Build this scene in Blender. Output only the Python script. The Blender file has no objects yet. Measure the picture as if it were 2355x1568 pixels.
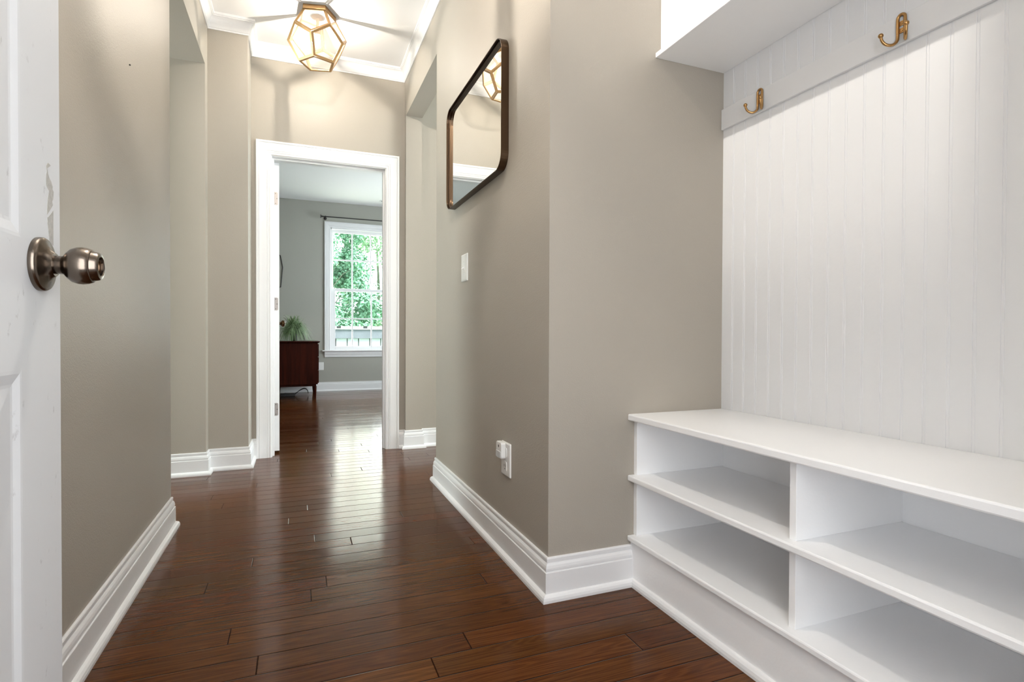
import bpy, bmesh, math, random
from mathutils import Vector, Matrix

SC = bpy.context.scene
COL = SC.collection
pi = math.pi

# ------------------------------------------------------------------ camera
CAM_H = 0.835
_cd = bpy.data.cameras.new('camera')
_cam = bpy.data.objects.new('camera', _cd)
COL.objects.link(_cam)
_yaw, _pitch, _roll = math.radians(21.6065), math.radians(-0.6394), math.radians(0.2031)
_f = Vector((math.sin(_yaw)*math.cos(_pitch), math.cos(_yaw)*math.cos(_pitch), math.sin(_pitch)))
_r = Vector((math.cos(_yaw), -math.sin(_yaw), 0))
_u = _r.cross(_f)
_r2 = _r*math.cos(_roll) + _u*math.sin(_roll)
_u2 = -_r*math.sin(_roll) + _u*math.cos(_roll)
_m = Matrix((_r2, _u2, -_f)).transposed().to_4x4()
_m.translation = Vector((0, 0, CAM_H))
_cam.matrix_world = _m
_cd.sensor_width = 36.0
_cd.sensor_fit = 'HORIZONTAL'
_cd.lens = 36.0*1246.49/2355.0
_cd.clip_start = 0.02
_cd.clip_end = 200
SC.camera = _cam

# ------------------------------------------------------------------ view, sky, sun, window light, added fill
SC.view_settings.view_transform = 'Standard'
SC.view_settings.look = 'None'
SC.view_settings.gamma = 1.0
SC.view_settings.use_curve_mapping = False
SC.view_settings.exposure = 1.2
SC.cycles.max_bounces = 14
SC.cycles.diffuse_bounces = 8
SC.cycles.glossy_bounces = 6
SC.cycles.transmission_bounces = 6
SC.cycles.transparent_max_bounces = 24
SC.cycles.sample_clamp_indirect = 6.0
SC.cycles.caustics_reflective = False
SC.cycles.caustics_refractive = False
SC.cycles.use_denoising = True
SC.cycles.blur_glossy = 0.0

SKY = 4.5
SUN = 4.5
BULB = 1850.0        # radiance of a filament
DOORFILL = 15.0      # fill lamp added behind the viewer, in the closed garage shell
SIDELIGHT = 36.0      # daylight through the side-room windows
WINDOWLIGHT = 10.0    # daylight through the far-room sash window
FARLIGHT = 11.5       # daylight added through an unseen side window of the far room

w = bpy.data.worlds.new('sky')
SC.world = w
w.use_nodes = True
_bg = w.node_tree.nodes['Background']
_bg.inputs[0].default_value = (0.86, 0.94, 1.0, 1)
_bg.inputs[1].default_value = SKY

_sd = bpy.data.lights.new('sun', 'SUN')
_sd.energy = SUN
_sd.angle = math.radians(3)
_sd.color = (1, 0.97, 0.92)
_so = bpy.data.objects.new('sun', _sd)
COL.objects.link(_so)
_so.rotation_euler = Vector((-0.25, 0.45, -0.86)).to_track_quat('-Z', 'Y').to_euler()


def area(name, loc, direction, sx, sy, power, color):
    d = bpy.data.lights.new(name, 'AREA')
    d.shape = 'RECTANGLE'
    d.size, d.size_y = sx, sy
    d.energy = power
    d.color = color
    o = bpy.data.objects.new(name, d)
    COL.objects.link(o)
    o.location = loc
    o.rotation_euler = Vector(direction).to_track_quat('-Z', 'Y').to_euler()
    return o


DAY = (0.90, 0.96, 1.0)
area('fill_entry', (0.17, -0.45, 1.15), (0, 1, 0), 0.9, 1.7, DOORFILL, (0.95, 0.975, 1.0))
area('daylight_left', (-2.95, 3.17, 1.45), (1, 0, 0), 0.8, 1.4, SIDELIGHT*0.75, (0.88, 0.98, 0.93))
area('daylight_right', (3.42, 2.85, 1.5), (-1, 0, 0), 1.6, 1.5, SIDELIGHT*0.95, (0.90, 0.98, 0.94))
area('added_daylight_far', (2.55, 6.6, 1.5), (-1, 0, 0), 1.7, 1.7, FARLIGHT, (0.86, 0.93, 1.0))
area('daylight_window', (0.894, 8.62, 1.5), (0, -1, 0), 0.85, 1.7, WINDOWLIGHT, (1.0, 0.95, 0.88))

# ------------------------------------------------------------------ room measures (metres)
XR, XR2, XL = 0.7366, 0.8558, -0.5052
XW = 1.4271
YA, YO1, YO2, YE = 1.5433, 3.034, 3.9704, 4.0106
YL1, YL2, YB = 2.6965, 3.6539, 3.746
XBP = -0.2843
HC, HO = 2.7714, 2.4277
YF = 8.40
FRONT = -0.03

# ------------------------------------------------------------------ materials


def mat(name, color, rough=0.5, metal=0.0, bump=0.0, bscale=200.0, spec=0.5, coat=0.0, vary=0.0, vscale=3.0):
    m = bpy.data.materials.new(name)
    m.use_nodes = True
    nt = m.node_tree
    b = nt.nodes['Principled BSDF']
    b.inputs['Base Color'].default_value = (*color, 1)
    b.inputs['Roughness'].default_value = rough
    b.inputs['Metallic'].default_value = metal
    b.inputs['Specular IOR Level'].default_value = spec
    b.inputs['Coat Weight'].default_value = coat
    tc = None
    if bump or vary:
        tc = nt.nodes.new('ShaderNodeTexCoord')
    if bump:
        n = nt.nodes.new('ShaderNodeTexNoise')
        n.inputs['Scale'].default_value = bscale
        n.inputs['Detail'].default_value = 3
        nt.links.new(tc.outputs['Object'], n.inputs['Vector'])
        bp = nt.nodes.new('ShaderNodeBump')
        bp.inputs['Strength'].default_value = 1.0
        bp.inputs['Distance'].default_value = bump
        nt.links.new(n.outputs['Fac'], bp.inputs['Height'])
        nt.links.new(bp.outputs['Normal'], b.inputs['Normal'])
    if vary:
        n = nt.nodes.new('ShaderNodeTexNoise')
        n.inputs['Scale'].default_value = vscale
        n.inputs['Detail'].default_value = 4
        nt.links.new(tc.outputs['Object'], n.inputs['Vector'])
        r = nt.nodes.new('ShaderNodeMapRange')
        r.inputs['To Min'].default_value = 1 - vary
        r.inputs['To Max'].default_value = 1 + vary
        nt.links.new(n.outputs['Fac'], r.inputs['Value'])
        mx = nt.nodes.new('ShaderNodeMix')
        mx.data_type = 'RGBA'
        mx.blend_type = 'MULTIPLY'
        mx.inputs[0].default_value = 1
        mx.inputs[6].default_value = (*color, 1)
        nt.links.new(r.outputs[0], mx.inputs[7])
        nt.links.new(mx.outputs[2], b.inputs['Base Color'])
    return m


M = {}
M['wall'] = mat('greige_wall_paint', (0.374, 0.341, 0.292), 0.46, bump=0.0006, bscale=260, spec=0.42)
M['far_wall'] = mat('grey_green_wall_paint', (0.37, 0.365, 0.325), 0.45, bump=0.0005, bscale=260, spec=0.35)
M['ceiling'] = mat('ceiling_paint', (0.82, 0.82, 0.82), 0.8)
M['trim'] = mat('white_trim_paint', (0.77, 0.77, 0.775), 0.32, bump=0.0002, bscale=60)
M['bench'] = mat('white_cabinet_paint', (0.87, 0.873, 0.88), 0.38, bump=0.0003, bscale=120)
M['bead'] = mat('white_beadboard_paint', (0.73, 0.733, 0.74), 0.42, bump=0.0002, bscale=80)
M['plastic'] = mat('white_plastic', (0.80, 0.80, 0.78), 0.35)
M['plastic_grey'] = mat('pale_grey_plastic', (0.60, 0.61, 0.61), 0.4)
M['dark'] = mat('dark_slot', (0.015, 0.015, 0.015), 0.6)
M['brass'] = mat('brushed_brass', (0.36, 0.22, 0.10), 0.38, metal=0.9, bump=0.0002, bscale=300)
M['hook'] = mat('antique_brass', (0.46, 0.27, 0.11), 0.28, metal=1.0)
M['knob'] = mat('antique_nickel', (0.17, 0.14, 0.115), 0.22, metal=1.0, bump=0.00005, bscale=300)
M['bronze'] = mat('oil_rubbed_bronze', (0.085, 0.052, 0.030), 0.34, metal=0.9)
M['bronze_knob'] = mat('dark_bronze_knob', (0.10, 0.058, 0.028), 0.3, metal=1.0)
M['hinge'] = mat('satin_nickel', (0.33, 0.30, 0.28), 0.42, metal=0.8)
M['mirror'] = mat('mirror_silver', (0.93, 0.94, 0.93), 0.0, metal=1.0)
M['black'] = mat('black_metal', (0.012, 0.012, 0.013), 0.45)
M['chip'] = mat('bare_chipped_patch', (0.42, 0.41, 0.385), 0.7, bump=0.0006, bscale=500, vary=0.3, vscale=200)
M['mahogany'] = None
M['pot'] = mat('dark_pot', (0.012, 0.009, 0.008), 0.5)
M['grassleaf'] = mat('grass_leaf', (0.165, 0.25, 0.115), 0.5, vary=0.5, vscale=25)
M['leaf'] = mat('tree_leaf', (0.14, 0.30, 0.18), 0.5, vary=0.6, vscale=2.2)
M['leaf2'] = mat('tree_leaf_pale', (0.24, 0.38, 0.22), 0.5, vary=0.55, vscale=2.6)
M['bark'] = mat('tree_bark', (0.095, 0.115, 0.075), 0.8, bump=0.01, bscale=20)
M['deckwood'] = mat('weathered_wood', (0.085, 0.095, 0.11), 0.7, bump=0.003, bscale=40, vary=0.25, vscale=8)
M['whitewood'] = mat('pale_painted_wood', (0.42, 0.45, 0.48), 0.6)
M['lawn'] = mat('lawn', (0.12, 0.22, 0.08), 0.9, vary=0.4, vscale=4)
M['concrete'] = mat('concrete', (0.42, 0.41, 0.39), 0.8, bump=0.002, bscale=60)


def wood_mat(name, base, dark, axis_scale, rough):
    m = bpy.data.materials.new(name)
    m.use_nodes = True
    nt = m.node_tree
    b = nt.nodes['Principled BSDF']
    b.inputs['Roughness'].default_value = rough
    tc = nt.nodes.new('ShaderNodeTexCoord')
    mp = nt.nodes.new('ShaderNodeMapping')
    mp.inputs['Scale'].default_value = axis_scale
    nt.links.new(tc.outputs['Object'], mp.inputs['Vector'])
    n = nt.nodes.new('ShaderNodeTexNoise')
    n.inputs['Scale'].default_value = 1.0
    n.inputs['Detail'].default_value = 6
    n.inputs['Distortion'].default_value = 0.6
    nt.links.new(mp.outputs[0], n.inputs['Vector'])
    r = nt.nodes.new('ShaderNodeValToRGB')
    r.color_ramp.elements[0].position = 0.3
    r.color_ramp.elements[0].color = (*dark, 1)
    r.color_ramp.elements[1].position = 0.7
    r.color_ramp.elements[1].color = (*base, 1)
    nt.links.new(n.outputs['Fac'], r.inputs[0])
    nt.links.new(r.outputs[0], b.inputs['Base Color'])
    return m


M['mahogany'] = wood_mat('mahogany', (0.050, 0.0085, 0.0036), (0.020, 0.0032, 0.0016), (22, 22, 1.6), 0.45)
M['mahogany'].node_tree.nodes['Principled BSDF'].inputs['Specular IOR Level'].default_value = 0.06


def clear_glass(name, tint, refl, haze=0.0):
    m = bpy.data.materials.new(name)
    m.use_nodes = True
    nt = m.node_tree
    nt.nodes.clear()
    out = nt.nodes.new('ShaderNodeOutputMaterial')
    tr = nt.nodes.new('ShaderNodeBsdfTransparent')
    tr.inputs[0].default_value = (*tint, 1)
    gl = nt.nodes.new('ShaderNodeBsdfGlossy')
    gl.inputs['Roughness'].default_value = 0.02
    lw = nt.nodes.new('ShaderNodeLayerWeight')
    lw.inputs['Blend'].default_value = 0.5
    pw = nt.nodes.new('ShaderNodeMath')
    pw.operation = 'POWER'
    pw.inputs[1].default_value = 4.0
    nt.links.new(lw.outputs['Facing'], pw.inputs[0])
    mu = nt.nodes.new('ShaderNodeMath')
    mu.operation = 'MULTIPLY_ADD'
    mu.inputs[1].default_value = refl
    mu.inputs[2].default_value = 0.035
    nt.links.new(pw.outputs[0], mu.inputs[0])
    mx = nt.nodes.new('ShaderNodeMixShader')
    nt.links.new(mu.outputs[0], mx.inputs[0])
    if haze:
        tl = nt.nodes.new('ShaderNodeBsdfTranslucent')
        tl.inputs[0].default_value = (0.95, 0.93, 0.88, 1)
        hz = nt.nodes.new('ShaderNodeMixShader')
        hz.inputs[0].default_value = haze
        nt.links.new(tr.outputs[0], hz.inputs[1])
        nt.links.new(tl.outputs[0], hz.inputs[2])
        nt.links.new(hz.outputs[0], mx.inputs[1])
    else:
        nt.links.new(tr.outputs[0], mx.inputs[1])
    nt.links.new(gl.outputs[0], mx.inputs[2])
    nt.links.new(mx.outputs[0], out.inputs[0])
    return m


M['glass'] = clear_glass('window_glass', (0.97, 0.99, 0.98), 0.8)
M['lantern_glass'] = clear_glass('lantern_glass', (0.985, 0.975, 0.955), 0.5, 0.016)
M['bulb_glass'] = clear_glass('bulb_glass', (0.98, 0.97, 0.95), 0.3)


def emission(name, color, strength):
    m = bpy.data.materials.new(name)
    m.use_nodes = True
    nt = m.node_tree
    nt.nodes.clear()
    out = nt.nodes.new('ShaderNodeOutputMaterial')
    e = nt.nodes.new('ShaderNodeEmission')
    e.inputs[0].default_value = (*color, 1)
    e.inputs[1].default_value = strength
    nt.links.new(e.outputs[0], out.inputs[0])
    return m


M['bulb'] = emission('lit_filament', (1.0, 0.945, 0.875), BULB)
M['bulb_entry'] = emission('lit_entry_filament', (1.0, 0.975, 0.95), BULB*5.8)


def floor_material():
    m = bpy.data.materials.new('dark_oak_boards')
    m.use_nodes = True
    nt = m.node_tree
    L = nt.links.new
    N = nt.nodes.new
    b = nt.nodes['Principled BSDF']

    def math_(op, a, b_=None, c=None):
        n = N('ShaderNodeMath')
        n.operation = op
        for i, v in enumerate((a, b_, c)):
            if v is None:
                continue
            if isinstance(v, (int, float)):
                n.inputs[i].default_value = v
            else:
                L(v, n.inputs[i])
        return n.outputs[0]

    tc = N('ShaderNodeTexCoord')
    sp = N('ShaderNodeSeparateXYZ')
    L(tc.outputs['Object'], sp.inputs[0])
    x, y = sp.outputs[0], sp.outputs[1]
    W = 0.0855
    v = math_('DIVIDE', math_('SUBTRACT', y, 1.4553 - 40*W), W)
    row = math_('FLOOR', v)
    fv = math_('SUBTRACT', v, row)
    wn = N('ShaderNodeTexWhiteNoise')
    wn.noise_dimensions = '1D'
    L(row, wn.inputs['W'])
    r1 = wn.outputs['Value']
    LEN = 1.45
    u = math_('ADD', math_('DIVIDE', x, LEN), math_('MULTIPLY', r1, 7.31))
    seg = math_('FLOOR', u)
    fu = math_('SUBTRACT', u, seg)
    idv = math_('ADD', math_('MULTIPLY', row, 13.37), math_('MULTIPLY', seg, 3.71))
    wn2 = N('ShaderNodeTexWhiteNoise')
    wn2.noise_dimensions = '1D'
    L(idv, wn2.inputs['W'])
    rid = wn2.outputs['Value']
    sc2 = N('ShaderNodeSeparateColor')
    L(wn2.outputs['Color'], sc2.inputs[0])
    # seams
    ev = math_('MULTIPLY', math_('MINIMUM', fv, math_('SUBTRACT', 1.0, fv)), W)
    eu = math_('MULTIPLY', math_('MINIMUM', fu, math_('SUBTRACT', 1.0, fu)), LEN)
    edge = math_('MINIMUM', ev, eu)
    seam = N('ShaderNodeMapRange')
    seam.inputs['From Min'].default_value = 0.0004
    seam.inputs['From Max'].default_value = 0.0024
    L(edge, seam.inputs['Value'])
    seamv = seam.outputs[0]
    # grain coordinates: stretched along the board, shifted per board
    cx = N('ShaderNodeCombineXYZ')
    L(math_('ADD', math_('MULTIPLY', x, 1.0), math_('MULTIPLY', rid, 37.0)), cx.inputs[0])
    L(math_('ADD', math_('MULTIPLY', y, 1.0), math_('MULTIPLY', rid, 11.0)), cx.inputs[1])
    mp1 = N('ShaderNodeMapping')
    mp1.inputs['Scale'].default_value = (5.0, 190.0, 1.0)
    L(cx.outputs[0], mp1.inputs['Vector'])
    n1 = N('ShaderNodeTexNoise')
    n1.inputs['Scale'].default_value = 1.0
    n1.inputs['Detail'].default_value = 5
    n1.inputs['Roughness'].default_value = 0.65
    L(mp1.outputs[0], n1.inputs['Vector'])
    # cathedral figure
    mp2 = N('ShaderNodeMapping')
    mp2.inputs['Scale'].default_value = (1.3, 13.0, 1.0)
    L(cx.outputs[0], mp2.inputs['Vector'])
    n2 = N('ShaderNodeTexNoise')
    n2.inputs['Scale'].default_value = 1.0
    n2.inputs['Detail'].default_value = 2
    n2.inputs['Distortion'].default_value = 0.3
    L(mp2.outputs[0], n2.inputs['Vector'])
    rings = math_('SINE', math_('MULTIPLY', n2.outputs['Fac'], 95.0))
    rings = math_('MULTIPLY', math_('ADD', rings, 1.0), 0.5)
    rings = math_('POWER', rings, 2.0)
    grain = math_('ADD', math_('MULTIPLY', n1.outputs['Fac'], 0.86), math_('MULTIPLY', rings, 0.14))
    ramp = N('ShaderNodeValToRGB')
    e = ramp.color_ramp.elements
    e[0].position, e[0].color = 0.25, (0.038, 0.0112, 0.0028, 1)
    e[1].position, e[1].color = 0.80, (0.125, 0.0405, 0.0105, 1)
    k = ramp.color_ramp.elements.new(0.5)
    k.color = (0.078, 0.0238, 0.0060, 1)
    L(grain, ramp.inputs[0])
    hv = N('ShaderNodeHueSaturation')
    L(ramp.outputs[0], hv.inputs['Color'])
    L(math_('ADD', 0.80, math_('MULTIPLY', sc2.outputs[0], 0.36)), hv.inputs['Value'])
    L(math_('ADD', 0.494, math_('MULTIPLY', sc2.outputs[1], 0.014)), hv.inputs['Hue'])
    dk = N('ShaderNodeMix')
    dk.data_type = 'RGBA'
    L(seamv, dk.inputs[0])
    dk.inputs[6].default_value = (0.010, 0.004, 0.002, 1)
    L(hv.outputs[0], dk.inputs[7])
    L(dk.outputs[2], b.inputs['Base Color'])
    # gloss
    L(math_('MULTIPLY', seamv, 0.21), b.inputs['Specular IOR Level'])
    b.inputs['Specular IOR Level'].default_value = 0.27
    b.inputs['Specular Tint'].default_value = (1.0, 0.74, 0.52, 1)
    L(math_('ADD', 0.12, math_('ADD', math_('MULTIPLY', rings, 0.04), math_('MULTIPLY', sc2.outputs[2], 0.07))), b.inputs['Roughness'])
    # relief: seams, open grain, a small tilt of every board, soft waviness
    tilt = math_('MULTIPLY', math_('MULTIPLY', math_('SUBTRACT', rid, 0.5), fv), 0.00035)
    mp3 = N('ShaderNodeMapping')
    mp3.inputs['Scale'].default_value = (3.0, 26.0, 1.0)
    L(cx.outputs[0], mp3.inputs['Vector'])
    n3 = N('ShaderNodeTexNoise')
    n3.inputs['Scale'].default_value = 1.0
    n3.inputs['Detail'].default_value = 1
    L(mp3.outputs[0], n3.inputs['Vector'])
    h = math_('ADD', math_('MULTIPLY', seamv, 0.0005),
              math_('ADD', math_('MULTIPLY', grain, -0.00004),
                    math_('ADD', tilt, math_('MULTIPLY', n3.outputs['Fac'], 0.00005))))
    bp = N('ShaderNodeBump')
    bp.inputs['Distance'].default_value = 1.0
    bp.inputs['Strength'].default_value = 1.0
    L(h, bp.inputs['Height'])
    L(bp.outputs[0], b.inputs['Normal'])
    return m


M['floor'] = floor_material()


def door_material():
    # white painted door with fine grey scuffs
    m = mat('scuffed_white_door_paint', (0.74, 0.75, 0.765), 0.5, spec=0.22)
    nt = m.node_tree
    L, N = nt.links.new, nt.nodes.new
    b = nt.nodes['Principled BSDF']
    tc = N('ShaderNodeTexCoord')
    mp = N('ShaderNodeMapping')
    mp.inputs['Scale'].default_value = (40, 40, 22)
    L(tc.outputs['Object'], mp.inputs[0])
    n = N('ShaderNodeTexNoise')
    n.inputs['Scale'].default_value = 1.0
    n.inputs['Detail'].default_value = 6
    n.inputs['Roughness'].default_value = 0.7
    L(mp.outputs[0], n.inputs['Vector'])
    r = N('ShaderNodeValToRGB')
    r.color_ramp.elements[0].position = 0.29
    r.color_ramp.elements[0].color = (0.44, 0.44, 0.45, 1)
    r.color_ramp.elements[1].position = 0.38
    r.color_ramp.elements[1].color = (0.625, 0.635, 0.65, 1)
    L(n.outputs['Fac'], r.inputs[0])
    L(r.outputs[0], b.inputs['Base Color'])
    return m


M['door'] = door_material()

# ------------------------------------------------------------------ mesh helpers


class MB:
    def __init__(self):
        self.v, self.f, self.s = [], [], []

    def add(self, verts, faces, smooth=False):
        o = len(self.v)
        self.v += [tuple(p) for p in verts]
        self.f += [tuple(i + o for i in f) for f in faces]
        self.s += [smooth]*len(faces)
        return self

    def box(self, x0, x1, y0, y1, z0, z1):
        v = [(x, y, z) for z in (z0, z1) for y in (y0, y1) for x in (x0, x1)]
        return self.add(v, [(0, 2, 3, 1), (4, 5, 7, 6), (0, 1, 5, 4), (2, 6, 7, 3), (0, 4, 6, 2), (1, 3, 7, 5)])

    def prism(self, poly, z0, z1, mp=None):
        """polygon (a, b) extruded from z0 to z1; mp maps (a, b, c) to xyz"""
        mp = mp or (lambda a, b, c: (a, b, c))
        n = len(poly)
        v = [mp(a, b, z0) for a, b in poly] + [mp(a, b, z1) for a, b in poly]
        f = [tuple(range(n))[::-1], tuple(range(n, 2*n))]
        f += [(i, (i+1) % n, n+(i+1) % n, n+i) for i in range(n)]
        return self.add(v, f)

    def sweep(self, path, prof, mp=None, closed=False, smooth=False):
        """profile (d, t) swept along 2D path with mitred corners; d is measured to the left of travel"""
        mp = mp or (lambda a, b, c: (a, b, c))
        P = [Vector(p) for p in path]
        n = len(P)
        D = []
        for i in range(n if closed else n-1):
            D.append((P[(i+1) % n]-P[i]).normalized())
        Ns = [Vector((-d.y, d.x)) for d in D]
        mit = []
        for i in range(n):
            if closed:
                a, b = Ns[i-1], Ns[i]
            else:
                a, b = Ns[max(i-1, 0)], Ns[min(i, n-2)]
            mit.append((a+b)/(1+a.dot(b)))
        k = len(prof)
        v = []
        for i in range(n):
            for d, t in prof:
                q = P[i]+mit[i]*d
                v.append(mp(q.x, q.y, t))
        f = []
        for i in range(n if closed else n-1):
            j = (i+1) % n
            for a in range(k):
                c = (a+1) % k
                f.append((i*k+a, i*k+c, j*k+c, j*k+a))
        if not closed:
            f.append(tuple(range(k)))
            f.append(tuple(range((n-1)*k, n*k))[::-1])
        return self.add(v, f, smooth)

    def tube(self, pts, r, seg=12, closed=False, caps=True):
        P = [Vector(p) for p in pts]
        n = len(P)
        rs = r if isinstance(r, (list, tuple)) else [r]*n
        v, f = [], []
        up = None
        for i in range(n):
            if closed:
                t = (P[(i+1) % n]-P[i-1]).normalized()
            else:
                t = (P[min(i+1, n-1)]-P[max(i-1, 0)]).normalized()
            if up is None:
                up = Vector((0, 0, 1)) if abs(t.z) < 0.9 else Vector((1, 0, 0))
            a = t.cross(up)
            if a.length < 1e-6:
                a = t.orthogonal()
            a.normalize()
            b = a.cross(t).normalized()
            up = b
            for k in range(seg):
                th = 2*pi*k/seg
                v.append(P[i]+(a*math.cos(th)+b*math.sin(th))*rs[i])
        for i in range(n if closed else n-1):
            j = (i+1) % n
            for k in range(seg):
                l = (k+1) % seg
                f.append((i*seg+k, i*seg+l, j*seg+l, j*seg+k))
        if caps and not closed:
            f.append(tuple(range(seg))[::-1])
            f.append(tuple(range((n-1)*seg, n*seg)))
        return self.add(v, f, True)

    def lathe(self, prof, origin, axis, seg=40):
        """profile (r, h) turned about axis through origin"""
        ax = Vector(axis).normalized()
        a = ax.orthogonal().normalized()
        b = ax.cross(a)
        o = Vector(origin)
        v, f = [], []
        for r, h in prof:
            for k in range(seg):
                th = 2*pi*k/seg
                v.append(o+ax*h+(a*math.cos(th)+b*math.sin(th))*r)
        for i in range(len(prof)-1):
            for k in range(seg):
                l = (k+1) % seg
                f.append((i*seg+k, i*seg+l, (i+1)*seg+l, (i+1)*seg+k))
        f.append(tuple(range(seg))[::-1])
        f.append(tuple(range((len(prof)-1)*seg, len(prof)*seg)))
        return self.add(v, f, True)

    def sphere(self, c, r, seg=20, rings=12, sz=1.0):
        c = Vector(c)
        v = [c+Vector((0, 0, -r*sz))]
        f = []
        for i in range(1, rings):
            ph = -pi/2+pi*i/rings
            for k in range(seg):
                th = 2*pi*k/seg
                v.append(c+Vector((r*math.cos(ph)*math.cos(th), r*math.cos(ph)*math.sin(th), r*sz*math.sin(ph))))
        v.append(c+Vector((0, 0, r*sz)))
        for k in range(seg):
            f.append((0, 1+(k+1) % seg, 1+k))
            f.append((len(v)-1, 1+(rings-2)*seg+k, 1+(rings-2)*seg+(k+1) % seg))
        for i in range(rings-2):
            for k in range(seg):
                l = (k+1) % seg
                f.append((1+i*seg+k, 1+i*seg+l, 1+(i+1)*seg+l, 1+(i+1)*seg+k))
        return self.add(v, f, True)

    def build(self, name, material, parent=None, bevel=0.0, segs=2, loc=None, fix=True):
        me = bpy.data.meshes.new(name)
        me.from_pydata(self.v, [], self.f)
        for p, s in zip(me.polygons, self.s):
            p.use_smooth = s
        if fix:
            bm = bmesh.new()
            bm.from_mesh(me)
            bmesh.ops.recalc_face_normals(bm, faces=bm.faces)
            bm.to_mesh(me)
            bm.free()
        me.materials.append(M[material] if isinstance(material, str) else material)
        o = bpy.data.objects.new(name, me)
        COL.objects.link(o)
        if loc:
            o.location = loc
        if parent is not None:
            o.parent = parent
        if bevel:
            b = o.modifiers.new('edge', 'BEVEL')
            b.width = bevel
            b.segments = segs
            b.limit_method = 'ANGLE'
            b.angle_limit = math.radians(40)
        if any(self.s):
            try:
                o.data.set_sharp_from_angle(angle=math.radians(38))
            except Exception:
                pass
        return o


def tag(o, label, cat, group=None, kind=None):
    o['label'] = label
    o['category'] = cat
    if group:
        o['group'] = group
    if kind:
        o['kind'] = kind
    return o


def thing(name, loc, label, cat, group=None, kind=None, rz=0.0):
    o = bpy.data.objects.new(name, None)
    COL.objects.link(o)
    o.location = loc
    o.rotation_euler = (0, 0, rz)
    o.empty_display_size = 0.1
    return tag(o, label, cat, group, kind)


def structure(o, label, cat):
    return tag(o, label, cat, None, 'structure')


def rrect(a0, a1, b0, b1, r, n=6):
    pts = []
    for cx, cy, t0 in ((a1-r, b1-r, 0), (a0+r, b1-r, pi/2), (a0+r, b0+r, pi), (a1-r, b0+r, 1.5*pi)):
        for i in range(n+1):
            t = t0+pi/2*i/n
            pts.append((cx+r*math.cos(t), cy+r*math.sin(t)))
    return pts


# ------------------------------------------------------------------ the shell
structure(MB().box(-3.2, 3.7, -0.17, 8.55, -0.12, 0).build('floor', 'floor'),
          'dark brown glossy oak plank floor running across the hall and far room', 'floor')
structure(MB().box(-3.2, 3.7, -0.17, 8.55, HC, HC+0.12).build('ceiling', 'ceiling'),
          'flat white ceiling inside the white crown molding', 'ceiling')

b = MB()
b.prism([(-3.1, YL1-0.12), (XL-0.12, YL1-0.12), (XL-0.12, -0.17), (XL, -0.17), (XL, YL1), (-3.1, YL1)], 0, HC)
structure(b.build('wall_left', 'wall'), 'glossy greige wall behind the open white entry door', 'wall')

b = MB()
b.prism([(XR, YA), (1.56, YA), (1.56, YA+0.12), (XR2, YA+0.12), (XR2, YO1), (XR, YO1)], 0, HC)
b.box(XR, XR2, YO1, YO2, HO, HC)
b.prism([(XR, YO2), (XR2, YO2), (XR2, YE), (XR, YE)], 0, HC)
structure(b.build('wall_right', 'wall'), 'greige wall with the mirror, its near end turning beside the bench', 'wall')

b = MB()
hl, hr, ht = -0.176, 0.612, 2.053
b.prism([(-3.1, YL2), (XL, YL2), (XL, YB), (XBP, YB), (XBP, YE), (hl, YE), (hl, YE+0.12), (-3.1, YE+0.12)], 0, HC)
b.box(hl, hr, YE, YE+0.12, ht, HC)
b.box(hr, 3.6, YE, YE+0.12, 0, HC)
structure(b.build('wall_end', 'wall'), 'cream lit end wall around and above the white cased doorway', 'wall')
structure(MB().box(-3.1, XL, YL1, YL2, HO, HC).build('ceiling_passage', 'wall'),
          'lower greige soffit over the opening in the glossy wall', 'ceiling')

# beadboard wall, its beads cut along its length
poly = []
for k in range(30):
    yc = 1.4926-0.0526*k
    if yc < 0.02:
        break
    for dy, dx in ((0.0044, 0), (0.0037, 0.0013), (0.0029, 0.0013), (0.0020, 0.0002), (0, 0), (-0.0020, 0.0002), (-0.0029, 0.0013), (-0.0037, 0.0013), (-0.0044, 0)):
        poly.append((XW+dx, yc+dy))
poly = [(XW, YA)]+poly+[(XW, -0.17), (XW+0.12, -0.17), (XW+0.12, YA)]
structure(MB().prism(poly, 0, HC).build('wall_beadboard', 'bead'), 'white vertical beadboard wall above the shoe bench', 'wall')

b = MB()
b.box(XL, -0.31, -0.17, FRONT, 0, HC)
b.box(0.66, XW, -0.17, FRONT, 0, HC)
b.box(-0.31, 0.66, -0.17, FRONT, 2.06, HC)
structure(b.build('wall_front', 'wall'), 'greige wall around the open entry doorway', 'wall')

# passage to the left and room to the right, each with a window
b = MB()
b.box(-3.1, -3.0, YL1, 2.76, 0, HO)
b.box(-3.1, -3.0, 3.59, YL2, 0, HO)
b.box(-3.1, -3.0, 2.76, 3.59, 0, 0.7)
b.box(-3.1, -3.0, 2.76, 3.59, 2.15, HO)
structure(b.build('wall_passage', 'wall'), 'greige wall with a window at the end of the side passage', 'wall')
b = MB()
b.box(3.5, 3.6, YA+0.12, 2.0, 0, HC)
b.box(3.5, 3.6, 3.7, YE, 0, HC)
b.box(3.5, 3.6, 2.0, 3.7, 0, 0.7)
b.box(3.5, 3.6, 2.0, 3.7, 2.3, HC)
b.box(1.56, 3.6, YA, YA+0.12, 0, HC)
structure(b.build('wall_side_room', 'wall'), 'greige walls with a window in the room past the mirror wall', 'wall')

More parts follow.
